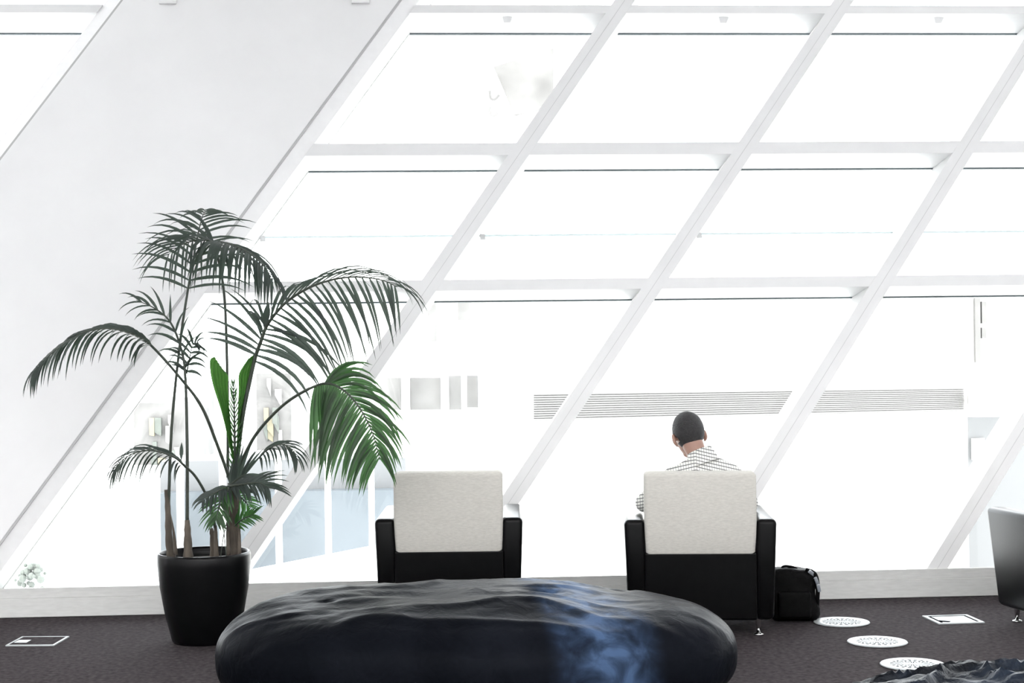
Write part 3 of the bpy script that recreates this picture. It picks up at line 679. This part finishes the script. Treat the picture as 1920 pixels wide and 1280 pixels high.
# right neighbour, pale blue cladding
DC, DD = 28.6, 29.6
g2 = P(1808, 900, DC); e2 = empty('building', (g2.x, g2.y, GZ), 0, 'pale blue clad building with small window at the right edge', 'building')
gl2 = lambda x: onto(DC, DD, 1808, 2150, x)
wallq('upper_wall', M['facade'], e2, 1809, 2150, 300, 310, 782, 778, DC+.05, DD+.05, 5)
wallq('wall', M['pale_blue'], e2, 1809, 2150, 782, 778, zb(DC), zb(DD), DC, DD, 5)
wallq('canopy', M['facade'], e2, 1828, 1915, 738, 734, 762, 757, DC-1.0, DD-1.2, 1.0)
f = wallq('window_frame', M['facade'], e2, 1822, 1846, 822, 821, 862, 861, gl2(1822), gl2(1846), .1, .06)
wallq('pane', M['extglass'], f, 1825, 1831, 826, 826, 858, 858, gl2(1825), gl2(1831), .1, .1).location = (0, 0, 0)
wallq('pane', M['extglass'], f, 1834, 1840, 826, 826, 858, 858, gl2(1834), gl2(1840), .1, .1)
for x0, x1, y0, y1 in ((1828, 1838, 558, 680), (1841, 1850, 565, 606), (1841, 1850, 614, 634)): wallq('window', M['extgrey'], e2, x0, x1, y0, y0, y1, y1, gl2(x0), gl2(x1), .1, .1)
# shopfront building in the middle distance
DE = 46.0
g3 = P(830, 900, DE); e3 = empty('building', (g3.x, g3.y, GZ), 0, 'pale building behind the empty armchair with a glazed upper shopfront band', 'building')
wallq('wall', M['facade'], e3, 600, 1000, 545, 543, zb(DE), zb(DE), DE, DE+1, 6)
for x0, x1, y0, y1, m_ in ((712, 752, 708, 768, 'extgrey'), (766, 826, 708, 768, 'extgrey'), (840, 864, 704, 768, 'extgrey'), (875, 896, 704, 764, 'extgrey'), (802, 818, 556, 640, 'extgrey'), (858, 880, 556, 600, 'extgrey'), (975, 985, 740, 775, 'louvre')):
    f = wallq('window', M[m_], e3, x0, x1, y0, y0, y1, y1, DE, DE+.02, .2, .15)
    wallq('pane', M['yellow'], f, x0+(x1-x0)*.55, x0+(x1-x0)*.8, y0+(y1-y0)*.45, y0+(y1-y0)*.45, y1, y1, DE, DE+.02, .2, .22)
for x0, x1 in ((752, 766), (826, 840), (896, 902)): wallq('column', M['facade'], e3, x0, x1, 690, 690, 900, 900, DE, DE, .5, .7)
# low glass pavilion left of the armchairs
DF = 34.0
g4 = P(620, 1000, DF); e4 = empty('building', (g4.x, g4.y, GZ), 0, 'low blue glass fronted building seen between the palm and the empty armchair', 'building')
wallq('glass_front', M['extglass'], e4, 300, 760, 925, 918, 1100, 1010, DF, DF+3, 2)
wallq('upper_wall', M['pale_blue'], e4, 300, 760, 865, 858, 926, 920, DF+.5, DF+3.5, 2)
for x in (330, 410, 515, 608, 690): wallq('column', M['facade'], e4, x, x+9, 860, 860, 1100, 1090, DF-.4, DF-.4, .3)
# far city blocks behind the palm
for (x0, x1, y0, D, m_, lb) in ((250, 345, 755, 80, 'extgrey', 'faint grey block behind the left stems of the palm'), (480, 545, 700, 90, 'extgrey', 'faint grey tower behind the right stems of the palm')):
    g5 = P((x0+x1)/2, 800, D); e5 = empty('building', (g5.x, g5.y, GZ), 0, lb, 'building')
    wallq('wall', M[m_], e5, x0, x1, y0, y0, 640+(1.55-GZ)*F/D+14, 640+(1.55-GZ)*F/D+14, D, D, 8)
    rb = random.Random(x0)
    for k in range(9):
        wx = rb.uniform(x0+4, x1-16); wy = rb.uniform(y0+6, y0+110); wallq('window', M[rb.choice(('louvre_back', 'yellow', 'foliage'))], e5, wx, wx+rb.uniform(5, 14), wy, wy, wy+rb.uniform(10, 34), wy+34, D, D, .2, .15+k*.03)
# faceted tall building high up
DG_ = 60.0
g6 = P(900, 300, DG_); e6 = empty('building', (g6.x, g6.y, GZ), 0, 'tall white glass tower with a faceted panel seen through the upper panes', 'building')
wallq('wall', M['facade'], e6, 590, 1040, -60, -60, 545, 545, DG_, DG_, 5)
fa = [P(926, 125, DG_-.3), P(1038, 90, DG_-.3), P(1038, 200, DG_-.3), P(965, 215, DG_-.3)]
MB().hexa([p+Vector((0, .25, 0)) for p in fa]+fa).build('faceted_panel', M['extgrey'], e6, rel=e6.location)
for x in (758, 830, 900, 967): wallq('rib', M['louvre'], e6, x, x+1.2, 80, 80, 262, 262, DG_, DG_, .2, .2)
for y in (170, 200): # worn sign strokes, hook shaped
    c = [P(918, y, DG_-.4), P(920, y+14, DG_-.4), P(928, y+16, DG_-.4), P(936, y+8, DG_-.4)]
    MB().tube(catmull(c, 4), .045, 6).build('sign_letter', M['extgrey'], e6, rel=e6.location)
# street furniture, small tree, fence, car
t0 = P(58, 1100, 30); e7 = empty('small_tree', (t0.x, t0.y, GZ), 0, 'small faint tree outside at the bottom left of the glass', 'tree')
MB().tube([(0, 0, 0), (.02, 0, 1.0), (0, 0, 1.5)], [.05, .035, .02], 8).build('trunk', M['extgrey'], e7, True)
cr2 = MB(); rn = random.Random(4)
for k in range(60):
    a = rn.uniform(0, 6.28); r_ = rn.uniform(0, .3); z = 1.3+rn.uniform(-.4, .5); cr2.ball((r_*math.cos(a), r_*math.sin(a), z), rn.uniform(.03, .08), None, 6, 4)
cr2.build('crown', M['foliage'], e7)
f0 = P(175, 1100, 22); e8 = empty('fence', (f0.x, f0.y, f0.z-.5), 0, 'small red railing outside, just above the sill left of the pot', 'fence')
for k in range(6): MB().box(-.08+k*.028, -.072+k*.028, 0, .01, 0, .48+.02*k).build('bar', M['red'], e8)
MB().box(-.09, .075, -.005, .015, .44, .455).build('rail', M['red'], e8)
